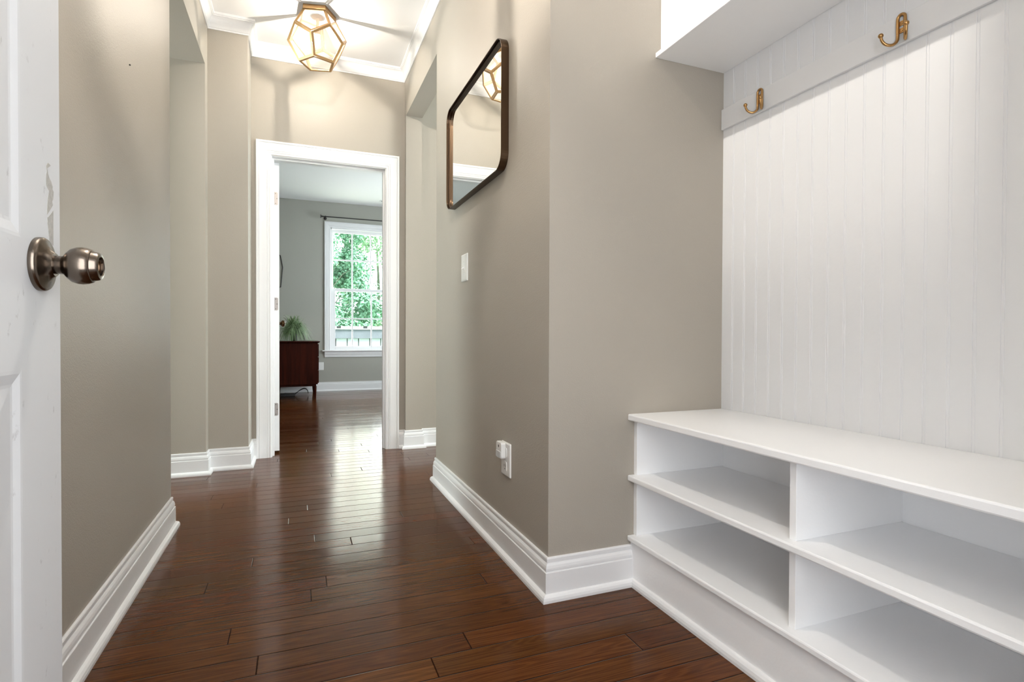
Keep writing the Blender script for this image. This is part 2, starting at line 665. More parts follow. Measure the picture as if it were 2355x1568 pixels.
# far room
wl, wr, wb, wt = 0.4534, 1.3356, 0.585, 2.4031
b = MB()
b.box(-1.5, wl, YF, YF+0.14, 0, HC)
b.box(wr, 2.7, YF, YF+0.14, 0, HC)
b.box(wl, wr, YF, YF+0.14, 0, wb)
b.box(wl, wr, YF, YF+0.14, wt, HC)
structure(b.build('wall_far', 'far_wall'), 'grey-green far wall with the sash window, seen through the doorway', 'wall')
structure(MB().box(-1.5, -1.4, YE+0.12, YF, 0, HC).build('wall_far_left', 'far_wall'), 'grey-green side wall of the far room, hidden beside the dresser', 'wall')
b = MB()
b.box(2.6, 2.7, YE+0.12, 5.7, 0, HC)
b.box(2.6, 2.7, 7.5, YF, 0, HC)
b.box(2.6, 2.7, 5.7, 7.5, 0, 0.6)
b.box(2.6, 2.7, 5.7, 7.5, 2.4, HC)
structure(b.build('wall_far_right', 'far_wall'), 'grey-green side wall of the far room, hidden past the sash window', 'wall')

# ------------------------------------------------------------------ baseboards, crown, casings
BASE = [(0, 0), (0.029, 0), (0.0288, 0.008), (0.0265, 0.0155), (0.022, 0.0205), (0.0155, 0.0235), (0.015, 0.0235), (0.015, 0.0880),
        (0.0142, 0.0895), (0.0118, 0.0900), (0.0115, 0.0925), (0.0128, 0.0950), (0.0126, 0.1010), (0.0108, 0.1090), (0.0075, 0.1155),
        (0.0050, 0.1165), (0.0050, 0.1185), (0.0070, 0.1195), (0.0072, 0.1290), (0.0058, 0.1325), (0.0030, 0.1335), (0, 0.1335)]
structure(MB().sweep([(1.0435, YA), (XR, YA), (XR, YO1), (XR2, YO1), (XR2, YA+0.12)], BASE).build('baseboard_right', 'trim'),
          'white baseboard under the mirror wall, turning its corner to the bench', 'baseboard')
structure(MB().sweep([(3.5, YE), (XR2, YE), (XR2, YO2), (XR, YO2), (XR, YE), (0.692, YE)], BASE).build('baseboard_opening', 'trim'),
          'white baseboard stepping around the wall edge right of the cased doorway', 'baseboard')
structure(MB().sweep([(-0.254, YE), (XBP, YE), (XBP, YB), (XL, YB), (XL, YL2), (-3.0, YL2)], BASE).build('baseboard_end', 'trim'),
          'white baseboard stepping around the bumped-out corner left of the doorway', 'baseboard')
structure(MB().sweep([(-3.0, YL1), (XL, YL1), (XL, FRONT)], BASE).build('baseboard_left', 'trim'),
          'white baseboard under the glossy wall by the open entry door', 'baseboard')
structure(MB().sweep([(2.6, YF), (-1.4, YF)], BASE).build('baseboard_far', 'trim'),
          'white baseboard under the far-room window', 'baseboard')

cv = [(0.0115+0.0245*(1-math.cos(t)), -0.074+0.054*math.sin(t)) for t in [pi/2*i/7 for i in range(8)]]
CROWN = [(0, -0.091), (0.006, -0.091), (0.0075, -0.084), (0.0105, -0.081), (0.0115, -0.074)]+cv[1:]+[(0.0365, -0.0145), (0.0415, -0.0135), (0.0425, -0.004), (0.0425, 0), (0, 0)]
CROWN = [(d, HC+z) for d, z in CROWN]
structure(MB().sweep([(1.13, YA), (XR, YA), (XR, YE), (XBP, YE), (XBP, YB), (XL, YB), (XL, FRONT), (1.13, FRONT)], CROWN).build('trim_1', 'trim'),
          'white crown molding running around the hall ceiling', 'crown molding')

CASE = [(0, 0), (0, 0.009), (0.004, 0.0115), (0.012, 0.0115), (0.0128, 0.0095), (0.0152, 0.0095), (0.016, 0.013), (0.024, 0.014), (0.0248, 0.012), (0.0272, 0.012),
        (0.028, 0.0150), (0.055, 0.0165), (0.074, 0.0180), (0.076, 0.0155), (0.079, 0.0155), (0.081, 0.0205), (0.091, 0.0205), (0.0935, 0.0185), (0.0935, 0)]
jl, jr, jt = -0.158, 0.594, 2.035
b = MB()
b.sweep([(jl-0.005, 0), (jl-0.005, jt+0.005), (jr+0.005, jt+0.005), (jr+0.005, 0)], CASE, lambda a, c, t: (a, YE-t, c))
casing = structure(b.build('trim_2', 'trim'), 'white profiled casing around the doorway at the hall end', 'door casing')
b = MB()
b.box(hl, jl, YE, YE+0.12, 0, jt)
b.box(jr, hr, YE, YE+0.12, 0, jt)
b.box(hl, hr, YE, YE+0.12, jt, ht)
b.box(jl, jl+0.011, YE+0.035, YE+0.075, 0, jt-0.011)
b.box(jr-0.011, jr, YE+0.035, YE+0.075, 0, jt-0.011)
b.box(jl, jr, YE+0.035, YE+0.075, jt-0.011, jt)
b.build('jamb', 'trim', casing, bevel=0.001)
b = MB()
b.sweep([(jl-0.005, 0), (jl-0.005, jt+0.005), (jr+0.005, jt+0.005), (jr+0.005, 0)], CASE, lambda a, c, t: (a, YE+0.12+t, c))
b.build('back_casing', 'trim', casing)
# entry door frame behind the viewer
b = MB()
b.box(-0.31, -0.292, -0.17, FRONT, 0, 2.045)
b.box(0.642, 0.66, -0.17, FRONT, 0, 2.045)
b.box(-0.31, 0.66, -0.17, FRONT, 2.045, 2.06)
b.sweep([(-0.297, 0), (-0.297, 2.05), (0.647, 2.05), (0.647, 0)], CASE, lambda a, c, t: (a, FRONT+t, c))
structure(b.build('trim_3', 'trim'), 'white frame and casing of the entry doorway', 'door casing')

# ------------------------------------------------------------------ entry door, standing open


def panel_leaf(b, x_face, sx, y0, y1, z0, z1, thick, cols, rows):
    """door leaf with its shown face at x_face, body going to x_face - sx*thick; raised panels on both faces"""
    xb = x_face-sx*thick
    core0, core1 = sorted((x_face-sx*0.0092, xb+sx*0.0092))
    b.box(core0, core1, y0, y1, z0, z1)
    ys = [y0]+[v for c in cols for v in c]+[y1]
    zs = [z0]+[v for r in rows for v in r]+[z1]
    for face, s in ((x_face, sx), (xb, -sx)):
        X0, X1 = sorted((face, face-s*0.0095))
        for i in range(0, len(ys), 2):
            b.box(X0, X1, ys[i], ys[i+1], z0, z1)
        for c in cols:
            for i in range(0, len(zs), 2):
                b.box(X0, X1, c[0], c[1], zs[i], zs[i+1])
            for r in rows:
                prof = [(0, 0.0), (0.004, 0.0003), (0.015, 0.0030), (0.019, 0.0034), (0.026, 0.0032), (0.046, 0.0023), (0.050, 0.0021)]
                v, f = [], []
                for ins, dep in prof:
                    for (yy, zz) in ((c[0]+ins, r[0]+ins), (c[1]-ins, r[0]+ins), (c[1]-ins, r[1]-ins), (c[0]+ins, r[1]-ins)):
                        v.append((face-s*dep, yy, zz))
                for i in range(len(prof)-1):
                    for q in range(4):
                        p = (q+1) % 4
                        f.append((i*4+q, i*4+p, i*4+4+p, i*4+4+q))
                f.append(tuple(range(len(v)-4, len(v))))
                b.add(v, f)


XD = -0.292
door = thing('door_1', (XD, -0.02, 0), 'scuffed white panel entry door standing open by the glossy wall', 'door', kind='structure')
b = MB()
panel_leaf(b, 0.0, 1, 0.0, 0.9082, 0.012, 2.035, 0.044,
           [(0.128, 0.404), (0.523, 0.7994)], [(0.24, 0.7934), (0.9437, 1.52), (1.63, 1.92)])
b.build('door_leaf', 'door', door, fix=True)
for poly, nm in (([(0.8492, 1.047), (0.8466, 1.0441), (0.8474, 1.0411), (0.8491, 1.0383), (0.8465, 1.0332), (0.8463, 1.0208), (0.8488, 1.0185), (0.8547, 1.0153), (0.852, 1.0077), (0.8497, 0.9984), (0.8483, 0.9835), (0.8526, 0.9869), (0.8664, 0.9995), (0.8642, 1.0038), (0.8673, 1.0075), (0.8688, 1.0169), (0.8653, 1.0197), (0.8659, 1.0228), (0.8619, 1.0281), (0.8558, 1.0317), (0.8524, 1.0363), (0.8503, 1.0422), (0.8604, 1.0484), (0.8526, 1.0498)], 'chipped_paint'),
                 ([(0.8491, 0.9804), (0.8534, 0.9823), (0.8674, 0.993), (0.8671, 0.9478), (0.8556, 0.9526), (0.8531, 0.9618), (0.8503, 0.9715)], 'chipped_paint')):
    o = MB().prism([(y+0.02, z) for y, z in poly], -0.0002, 0.0003, lambda a, c, t: (t, a, c)).build(nm, 'chip', door)
    o['label'] = 'grey patch of chipped paint above the knob'
kb = MB()
kb.lathe([(0.0325, 0), (0.0328, 0.002), (0.0325, 0.0055), (0.0312, 0.0072), (0.0285, 0.0082), (0.022, 0.0102), (0.0165, 0.0135), (0.0140, 0.0165)], (0, 0, 0), (1, 0, 0), 56)
k = kb.build('door_knob', 'knob', door, loc=(0.0, 0.846, 0.919))
k['label'] = 'antique nickel round knob and rose'
kn = MB()
kn.lathe([(0.0105, 0.014), (0.0112, 0.0172), (0.0112, 0.0235), (0.0122, 0.0255), (0.0165, 0.0285), (0.0205, 0.033), (0.0226, 0.039), (0.0230, 0.0435), (0.0222, 0.049), (0.0205, 0.0537), (0.0195, 0.0545),
          (0.0185, 0.0546), (0.0183, 0.0552), (0.0175, 0.0600), (0.0160, 0.0622), (0.0125, 0.0628), (0.0115, 0.0618), (0.0110, 0.0570), (0.0, 0.0568)], (0, 0, 0), (1, 0, 0), 56)
kn.build('knob_grip', 'knob', k)
MB().lathe([(0.0070, 0.0560), (0.0070, 0.0588), (0.0, 0.0592)], (0, 0, 0), (1, 0, 0), 24).build('keyhole_plug', 'hook', k)
MB().lathe([(0.0325, 0), (0.0325, 0.0055), (0.0285, 0.0085), (0.014, 0.0165), (0.0112, 0.02), (0.0112, 0.025), (0.0205, 0.033), (0.023, 0.0435), (0.0195, 0.0545), (0.016, 0.062), (0, 0.062)], (-0.044, 0.846, 0.919), (-1, 0, 0), 40).build('back_knob', 'knob', door)
b = MB()
for z in (0.25, 1.02, 1.8):
    b.box(-0.048, -0.004, -0.006, 0.0005, z-0.045, z+0.045)
b.build('hinge', 'hinge', door)

# ------------------------------------------------------------------ far-room door, open into the far room
A = math.radians(3.0)
d2 = thing('door_2', (-0.154, YE+0.117, 0), 'white door swung open edge-on inside the hall-end doorway', 'door', kind='structure', rz=A)
b = MB()
panel_leaf(b, 0.037, 1, 0.0, 0.745, 0.018, 2.028, 0.037,
           [(0.11, 0.325), (0.42, 0.635)], [(0.24, 0.80), (0.95, 1.52), (1.63, 1.91)])
b.build('door_leaf', 'trim', d2)
for z in (0.309, 1.045, 1.779):
    h = MB().prism([(0.0, z-0.0445), (0.021, z-0.0445), (0.026, z-0.0425), (0.029, z-0.037), (0.029, z+0.037), (0.026, z+0.0425), (0.021, z+0.0445), (0.0, z+0.0445)], -0.0022, 0.0004,
                   lambda a, c, t: (a, t, c)).build('hinge', 'hinge', d2)
    h['label'] = 'satin nickel butt hinge'
    MB().tube([(0.0, -0.004, z-0.0445), (0.0, -0.004, z+0.0445)], 0.005, 12).build('hinge_pin', 'hinge', h)
    b = MB()
    for a, dz in ((0.014, 0.034), (0.022, 0.0), (0.014, -0.034)):
        b.lathe([(0.003, 0), (0.003, 0.0006), (0, 0.0006)], (a, -0.0020, z+dz), (0, -1, 0), 10)
    b.build('screw', 'dark', h)
k2 = MB().lathe([(0.028, 0), (0.028, 0.004), (0.013, 0.010), (0.0115, 0.025), (0.020, 0.030), (0.0265, 0.040), (0.027, 0.047), (0.022, 0.056), (0.010, 0.061), (0, 0.061)], (0.037, 0.685, 0.922), (1, 0, 0), 32).build('door_knob', 'bronze_knob', d2)
k2['label'] = 'dark bronze round knob'

# ------------------------------------------------------------------ shoe bench
BF, BV = 1.0290, 1.0548
B0, B1 = FRONT, YA
bench = thing('shoe_bench', (BF, (B0+B1)/2, 0), 'white built-in shoe bench with open cubbies under the coat hooks', 'bench')
bx0, by0 = BF, (B0+B1)/2


def bpart(name, x0, x1, y0, y1, z0, z1, bev=0.0025, parent=bench, org=(bx0, by0, 0), mtl='bench'):
    return MB().box(x0-org[0], x1-org[0], y0-org[1], y1-org[1], z0-org[2], z1-org[2]).build(name, mtl, parent, bevel=bev)


BB = XW-0.0005
bpart('seat_top', BF, BB, B0, B1, 0.5503, 0.5719, 0.004)
bpart('shelf', BF, BB-0.006, B0, B1, 0.3482, 0.3675, 0.004)
bpart('shelf', BF, BB-0.006, B0, B1, 0.1468, 0.1647, 0.004)
for z0, z1 in ((0.3675, 0.5503), (0.1647, 0.3482)):
    bpart('end_panel', BV, BB-0.006, B1-0.018, B1, z0, z1, 0.001)
    bpart('end_panel', BV, BB-0.006, B0, B0+0.018, z0, z1, 0.001)
    for y in (0.9128, 0.2917):
        bpart('divider', BV, BB-0.006, y-0.009, y+0.009, z0, z1, 0.001)
bpart('back_panel', BB-0.006, BB, B0, B1, 0.0, 0.5503, 0)
bpart('kick_board', 1.0435, 1.06, B0, B1, 0.0, 0.1468, 0)
b = MB().sweep([(1.0435-bx0, B0-by0), (1.0435-bx0, B1-0.0145-by0)], [(0, 0), (0.0145, 0), (0.0142, 0.008), (0.012, 0.0155), (0.007, 0.0215), (0, 0.0235)])
b.build('shoe_molding', 'trim', bench)

# ------------------------------------------------------------------ upper cubby
cub = thing('wall_cubby', (1.1314, (B0+B1)/2, 1.777), 'white open cubby shelf hung high over the shoe bench', 'wall shelf')
co = (1.1314, (B0+B1)/2, 1.777)


def cpart(n, *a, bev=0.002):
    return bpart(n, *a, bev=bev, parent=cub, org=co)


cpart('bottom_board', 1.1314, BB, B0, B1, 1.777, 1.7937)
cpart('end_panel', 1.1529, BB-0.006, B1-0.018, B1, 1.7937, 2.45, bev=0.0015)
cpart('end_panel', 1.1529, BB-0.006, B0, B0+0.018, 1.7937, 2.45, bev=0.0015)
for y in (0.9128, 0.2917):
    cpart('divider', 1.1529, BB-0.006, y-0.009, y+0.009, 1.7937, 2.45, bev=0.0015)
cpart('top_board', 1.1314, BB, B0, B1, 2.45, 2.468)
cpart('back_panel', BB-0.006, BB, B0, B1, 1.7937, 2.45, bev=0)

# ------------------------------------------------------------------ hook rail and hooks
RX = 1.4161
tag(MB().box(RX, XW-0.0003, FRONT, YA-0.0005, 1.5722, 1.6447).build('hook_rail', 'bead', bevel=0.0015), 'white flat rail board carrying the brass hooks on the beadboard', 'rail')


def coat_hook(y, label):
    """double hook: an arched bow on two cross straps, each leg of the bow ending in its own curled prong"""
    t = thing('coat_hook', (RX, y, 1.61), label, 'coat hook', 'brass coat hooks on the white rail')
    g = 0.0092
    pts = []
    for s in (1,):
        pts += [(-0.004, g, -0.018), (-0.0045, g, 0.0), (-0.0045, g, 0.02)]
        pts += [(-0.0045, g*math.cos(a), 0.024+0.0095*math.sin(a)) for a in [pi*i/10 for i in range(1, 10)]]
        pts += [(-0.0045, -g, 0.02), (-0.0045, -g, 0.0), (-0.004, -g, -0.018)]
    bow = MB().tube(pts, 0.0038, 12)
    bow.build('bow', 'hook', t)
    for s in (1, -1):
        q = [(-0.004, s*g, -0.016), (-0.0042, s*(g+0.0003), -0.022)]
        for i in range(1, 11):
            a = pi*0.5*i/10
            q.append((-0.0042-0.0125*(1-math.cos(a)), s*(g+0.009*(1-math.cos(a))), -0.022-0.0155*math.sin(a)))
        for i in range(1, 9):
            a = pi*0.5*i/8
            q.append((-0.0167-0.0175*math.sin(a), s*(g+0.009+0.0125*math.sin(a)), -0.0375+0.0235*(1-math.cos(a))))
        p = MB().tube(q, [0.0038]*6+[0.0035]*(len(q)-6), 12).build('prong', 'hook', t)
        e = q[-1]
        MB().sphere((e[0]-0.0005, e[1]+s*0.0005, e[2]+0.003), 0.0062, 20, 12).build('ball_tip', 'hook', p)
    for z in (0.0125, -0.0055):
        st = MB().prism(rrect(-g, g, z-0.0058, z+0.0058, 0.002), -0.0028, -0.0002, lambda a, c, d: (d, a, c)).build('strap', 'hook', t)
        sc = MB().lathe([(0.0034, 0), (0.0030, 0.0010), (0.0012, 0.0014), (0, 0.0014)], (-0.0027, 0, z), (-1, 0, 0), 16)
        sc.build('screw', 'hook', st)
    return t


coat_hook(1.3633, 'brass double coat hook on the white rail beside the greige wall')
coat_hook(0.9150, 'brass double coat hook on the white rail, farther from the greige wall')

# ------------------------------------------------------------------ mirror
my0, my1, mz0, mz1 = 1.9010, 2.7010, 1.4625, 1.9620
mir = thing('wall_mirror', (XR, (my0+my1)/2, (mz0+mz1)/2), 'rounded rectangular wall mirror in a deep dark bronze frame', 'mirror')
my, mz = (my0+my1)/2, (mz0+mz1)/2
path = rrect(my0-my, my1-my, mz0-mz, mz1-mz, 0.062, 10)
b = MB()
# frame: closed sweep; left of travel is the inside
b.sweep(path, [(0, 0.0), (0, 0.0298), (0.0006, 0.0304), (0.0022, 0.0304), (0.0028, 0.0298), (0.0028, 0.012), (0.006, 0.012), (0.006, 0.020), (0.0068, 0.0205), (0.0092, 0.0205), (0.010, 0.0195), (0.010, 0.0)],
        lambda a, c, t: (-t, a, c), closed=True)
b.build('frame', 'bronze', mir)
MB().prism(rrect(my0-my+0.009, my1-my-0.009, mz0-mz+0.009, mz1-mz-0.009, 0.053, 10), 0.008, 0.013, lambda a, c, t: (-t, a, c)).build('mirror_glass', 'mirror', mir)

# ------------------------------------------------------------------ switch, outlet, plug-in
sw = thing('light_switch', (XR, 2.4645, 1.151), 'white toggle light switch on the wall below the mirror', 'light switch')


def plate(parent, y0, y1, z0, z1, oy, oz, name='cover_plate'):
    pf = [(0, 0.0), (0, 0.002), (0.0012, 0.004), (0.004, 0.0055), (0.006, 0.0058)]
    path = rrect(y0-oy, y1-oy, z0-oz, z1-oz, 0.004, 4)
    b = MB()
    b.sweep(path, pf+[(0.008, 0.0058), (0.008, 0.0)], lambda a, c, t: (-t, a, c), closed=True)
    b.prism(rrect(y0-oy+0.0075, y1-oy-0.0075, z0-oz+0.0075, z1-oz-0.0075, 0.001, 3), 0.0, 0.0058, lambda a, c, t: (-t, a, c))
    return b.build(name, 'plastic', parent)


plate(sw, 2.4160, 2.5130, 1.0866, 1.2155, 2.4645, 1.151)
b = MB()
b.box(-0.0075, -0.0050, -0.0055, 0.0055, -0.012, 0.012)
MB().prism([(-0.0055, 0.004), (-0.0185, -0.0035), (-0.0185, -0.0085), (-0.0055, -0.0050)], -0.004, 0.004, lambda a, c, t: (a, t, c)).build('toggle', 'plastic', sw, bevel=0.0008)
b.build('toggle_collar', 'plastic', sw)
for z in (0.030, -0.030):
    MB().lathe([(0.0032, 0), (0.0028, 0.001), (0, 0.0011)], (-0.0056, 0, z), (-1, 0, 0), 14).build('screw', 'plastic_grey', sw)

ou = thing('wall_outlet', (XR, 1.9105, 0.3655), 'white duplex outlet low on the greige wall by the baseboard', 'outlet')
plate(ou, 1.8630, 1.9580, 0.3020, 0.4290, 1.9105, 0.3655)
for dz in (-0.0265, 0.0265):
    rc = MB().prism(rrect(-0.0165, 0.0165, dz-0.0185, dz+0.0185, 0.010, 6), 0.0, 0.0075, lambda a, c, t: (-t, a, c)).build('receptacle', 'plastic', ou, bevel=0.0006)
    b = MB()
    for dy in (-0.0065, 0.0065):
        b.box(-0.0078, -0.0072, dy-0.0011, dy+0.0011, dz-0.002, dz+0.0075)
    b.lathe([(0.0026, 0), (0.0026, 0.0004), (0, 0.0004)], (-0.0074, 0, dz-0.0095), (-1, 0, 0), 12)
    b.build('slot', 'dark', rc)
MB().lathe([(0.003, 0), (0.0026, 0.001), (0, 0.0011)], (-0.0056, 0, 0), (-1, 0, 0), 14).build('screw', 'plastic_grey', ou)

pl = thing('plug_in_nightlight', (XR-0.008, 1.9265, 0.399), 'small white plug-in night light with a dark sensor, in the wall outlet', 'night light')
yy0, yy1, zz0, zz1 = -0.0285, 0.0285, -0.031, 0.031
b = MB().prism(rrect(yy0, yy1, zz0, zz1, 0.009, 6), 0.0004, 0.019, lambda a, c, t: (-t, a, c))
b.build('housing', 'plastic', pl, bevel=0.003, segs=3)
MB().prism(rrect(yy0+0.007, yy1-0.001, zz0+0.003, -0.003, 0.005, 5), 0.0188, 0.0204, lambda a, c, t: (-t, a, c)).build('diffuser', 'plastic_grey', pl, bevel=0.0008)
b = MB().prism([(0.0035*math.cos(a), 0.015+0.0055*math.sin(a)) for a in [2*pi*i/16 for i in range(16)]], 0.0188, 0.0196, lambda a, c, t: (-t, a, c))
o = b.build('sensor', 'dark', pl)
o['label'] = 'dark oval sensor'

# ------------------------------------------------------------------ lanterns


def lantern(name, cx, cy, rot, label, group, bulb='bulb'):
    """pentagon-sided brass and glass flush lantern hung from its canopy"""
    t = thing(name, (cx, cy, HC), label, 'ceiling light', group)
    a, st, ch, wv = 0.1246, 1.0259, 0.0255, 0.9925
    V = {}
    z0 = -ch-1.1135*a*st
    for i in range(5):
        th = rot+math.radians(72*i)
        tl = th+math.radians(36)
        s, c = math.sin(th), -math.cos(th)
        s2, c2 = math.sin(tl), -math.cos(tl)
        V['t', i] = Vector((.8507*a*s, .8507*a*c, -ch))
        V['u', i] = Vector((1.3764*a*wv*s, 1.3764*a*wv*c, z0+.2629*a*st))
        V['l', i] = Vector((1.3764*a*wv*s2, 1.3764*a*wv*c2, z0-.2629*a*st))
        V['b', i] = Vector((.8507*a*s2, .8507*a*c2, z0-1.1135*a*st))
    faces = []
    for i in range(5):
        j = (i+1) % 5
        h = (i-1) % 5
        faces.append([V['t', i], V['t', j], V['u', j], V['l', i], V['u', i]])
        faces.append([V['b', i], V['b', h], V['l', h], V['u', i], V['l', i]])
    faces.append([V['b', i] for i in range(5)])
    cen = Vector((0, 0, z0))
    fr = MB()
    panes = []
    RW = 0.0128
    for F in faces:
        m = sum(F, Vector())/5
        n = (F[1]-F[0]).cross(F[2]-F[1]).normalized()
        if n.dot(m-cen) < 0:
            n = -n
        e1 = (F[1]-F[0]).normalized()
        e2 = n.cross(e1)
        P2 = [((p-m).dot(e1), (p-m).dot(e2)) for p in F]
        area_ = sum(P2[i][0]*P2[(i+1) % 5][1]-P2[(i+1) % 5][0]*P2[i][1] for i in range(5))
        if area_ < 0:
            P2 = P2[::-1]

        def mp(x, y, d, m=m, e1=e1, e2=e2, n=n):
            return m+e1*x+e2*y+n*d
        fr.sweep(P2, [(0.0004, 0.0), (0.0004, 0.0012), (RW-0.0008, 0.0012), (RW, 0.0004), (RW, -0.003), (0.003, -0.003)], mp, closed=True)
        # inset polygon for the pane
        ins = MB().sweep(P2, [(RW-0.003, 0), (RW-0.003, 0)], mp, closed=True)
        pv = [ins.v[2*i] for i in range(5)]
        panes.append((pv, n))
    fr.build('frame', 'brass', t)
    for pv, n in panes:
        b = MB()
        top = [Vector(p)-n*0.0005 for p in pv]
        bot = [Vector(p)-n*0.0025 for p in pv]
        b.add(top+bot, [(0, 1, 2, 3, 4), (9, 8, 7, 6, 5)]+[(i, (i+1) % 5, 5+(i+1) % 5, 5+i) for i in range(5)])
        b.build('glass_pane', 'lantern_glass', t)
    cp = MB()
    R = .8507*a+0.002
    cp.prism([(R*math.sin(rot+math.radians(72*i)), -R*math.cos(rot+math.radians(72*i))) for i in range(5)], -ch+0.0005, 0.0)
    cp.build('canopy', 'brass', t, bevel=0.0015)
    sk = MB()
    sk.lathe([(0.034, 0), (0.034, 0.004), (0.010, 0.010), (0.0085, 0.075), (0.0165, 0.078), (0.0175, 0.108), (0.0, 0.108)], (0, 0, -ch), (0, 0, -1), 28)
    sk.build('socket', 'brass', t)
    zb = -ch-0.108
    bl = MB()
    bl.lathe([(0.012, 0), (0.013, 0.012), (0.022, 0.034), (0.0265, 0.052), (0.0262, 0.066), (0.020, 0.082), (0.010, 0.090), (0, 0.0915)], (0, 0, zb), (0, 0, -1), 28)
    bo = bl.build('bulb', 'bulb_glass', t)
    MB().sphere((0, 0, zb-0.052), 0.0065, 16, 10, 2.6).build('filament', bulb, bo)
    MB().prism([(R*0.93*math.sin(rot+math.radians(72*i)), -R*0.93*math.cos(rot+math.radians(72*i))) for i in range(5)], -ch-0.0015, -ch+0.0004).build('reflector', 'ceiling', t)  # white plate added under the canopy to brighten the upper panes
    return t


lantern('ceiling_lantern', 0.1148, 3.4918, -0.8699, 'brass pentagon-paned glass ceiling lantern before the hall-end doorway', 'brass ceiling lanterns along the hall')
lantern('ceiling_lantern', 0.1148, 1.42, -0.8699, 'brass pentagon-paned glass ceiling lantern over the entry, by the bench', 'brass ceiling lanterns along the hall', 'bulb_entry')

# ------------------------------------------------------------------ far-room window
win = thing('window_1', (0.8945, YF, 0.6), 'white sash window with divided panes facing green trees', 'window', kind='structure')
ox, oy, oz = 0.8945, YF, 0.6


def wbox(b, x0, x1, y0, y1, z0, z1):
    return b.box(x0-ox, x1-ox, y0-oy, y1-oy, z0-oz, z1-oz)


WC = [(0, 0), (0, 0.010), (0.006, 0.013), (0.018, 0.013), (0.02, 0.010), (0.024, 0.015), (0.05, 0.017), (0.066, 0.018), (0.069, 0.015), (0.072, 0.021), (0.083, 0.021), (0.083, 0)]
b = MB()
b.sweep([(wl-ox, 0.0027), (wl-ox, wt-oz), (wr-ox, wt-oz), (wr-ox, 0.0027)], WC, lambda a, c, t: (a, -t, c))
b.build('casing', 'trim', win)
b = MB()
wbox(b, 0.338, 1.451, YF-0.045, YF+0.03, 0.585, 0.6027)
b.build('stool', 'trim', win, bevel=0.004)
b = MB()
b.prism([(0.0, -0.015), (-0.024, -0.015), (-0.021, -0.05), (-0.014, -0.075), (-0.012, -0.0995), (0, -0.0995)], 0.3705-ox, 1.4185-ox, lambda a, c, t: (t, a, c))
b.build('apron', 'trim', win)
b = MB()
wbox(b, wl, wl+0.016, YF, YF+0.14, 0.6027, wt)
wbox(b, wr-0.016, wr, YF, YF+0.14, 0.6027, wt)
wbox(b, wl, wr, YF, YF+0.14, wt-0.018, wt)
wbox(b, wl, wr, YF+0.03, YF+0.14, 0.585, 0.6027)
b.build('window_jamb', 'trim', win)


def sash(name, y, x0, x1, z0, z1, gx0, gx1, gz0, gz1, mxs, mz):
    b = MB()
    y0, y1 = y-0.016, y+0.016
    wbox(b, x0, gx0, y0, y1, z0, z1)
    wbox(b, gx1, x1, y0, y1, z0, z1)
    wbox(b, gx0, gx1, y0, y1, z0, gz0)
    wbox(b, gx0, gx1, y0, y1, gz1, z1)
    s = b.build(name, 'trim', win, bevel=0.002)
    b = MB()
    for mx in mxs:
        wbox(b, mx-0.0095, mx+0.0095, y-0.010, y+0.010, gz0, gz1)
    wbox(b, gx0, gx1, y-0.0098, y+0.0098, mz-0.0095, mz+0.0095)
    b.build('muntin', 'trim', s, bevel=0.002)
    b = MB()
    wbox(b, gx0-0.003, gx1+0.003, y-0.002, y+0.002, gz0-0.003, gz1+0.003)
    b.build('glass', 'glass', s)


sash('upper_sash', YF+0.088, wl+0.016, wr-0.016, 1.485, wt-0.018, 0.4947, 1.3125, 1.517, 2.3444, (0.7686, 1.0397), 1.9427)
sash('lower_sash', YF+0.052, wl+0.016, wr-0.016, 0.6035, 1.5165, 0.5233, 1.2950, 0.6578, 1.4732, (0.7689, 1.0457), 1.0700)

# plain windows of the passage and the side room, plus an added far-room one
for i, (x, y0, y1, z0, z1, lab) in enumerate(((-3.05, 2.76, 3.59, 0.7, 2.15, 'white framed window at the end of the side passage'),
                                              (3.55, 2.0, 3.7, 0.7, 2.3, 'white framed window in the room past the mirror wall'),
                                              (2.65, 5.7, 7.5, 0.6, 2.4, 'white framed side window added out of view to light the far room'))):
    t = thing('window_%d' % (i+2), (x, (y0+y1)/2, z0), lab, 'window', kind='structure')
    b = MB()
    hh, ww = z1-z0, (y1-y0)/2
    for q in (-ww, ww-0.05):
        b.box(-0.03, 0.03, q, q+0.05, 0, hh)
    for q in (0, hh/2-0.025, hh-0.05):
        b.box(-0.029, 0.029, -ww+0.05, ww-0.05, q, q+0.05)
    b.build('sash', 'trim', t)
    MB().box(-0.002, 0.002, -ww+0.05, ww-0.05, 0.05, hh-0.05).build('glass', 'glass', t)

# ------------------------------------------------------------------ curtain rod
RZ, RY = 2.541, YF-0.08
rod = thing('curtain_rod', (0.90, RY, RZ), 'thin black curtain rod above the sash window', 'curtain rod')
MB().tube([(-0.555, 0, 0), (0.60, 0, 0)], 0.008, 16).build('rod', 'black', rod)
for s in (-1, 1):
    MB().lathe([(0.008, 0), (0.011, 0.004), (0.011, 0.012), (0.008, 0.016), (0.020, 0.026), (0.026, 0.030), (0.026, 0.034), (0, 0.035)], (s*0.553, 0, 0), (s, 0, 0), 24).build('finial', 'black', rod)
    b = MB()
    b.tube([(s*0.52, 0.0, -0.012), (s*0.52, 0.0785, -0.012)], 0.006, 12)
    b.lathe([(0.022, 0), (0.022, 0.004), (0.008, 0.008), (0, 0.008)], (s*0.52, 0.0796, -0.012), (0, -1, 0), 20)
    b.lathe([(0.0125, -0.007), (0.0125, 0.007)], (s*0.52, 0, 0), (1, 0, 0), 20)
    b.box(s*0.52-0.005, s*0.52+0.005, -0.005, 0.005, -0.030, -0.008)
    b.build('bracket', 'black', rod)

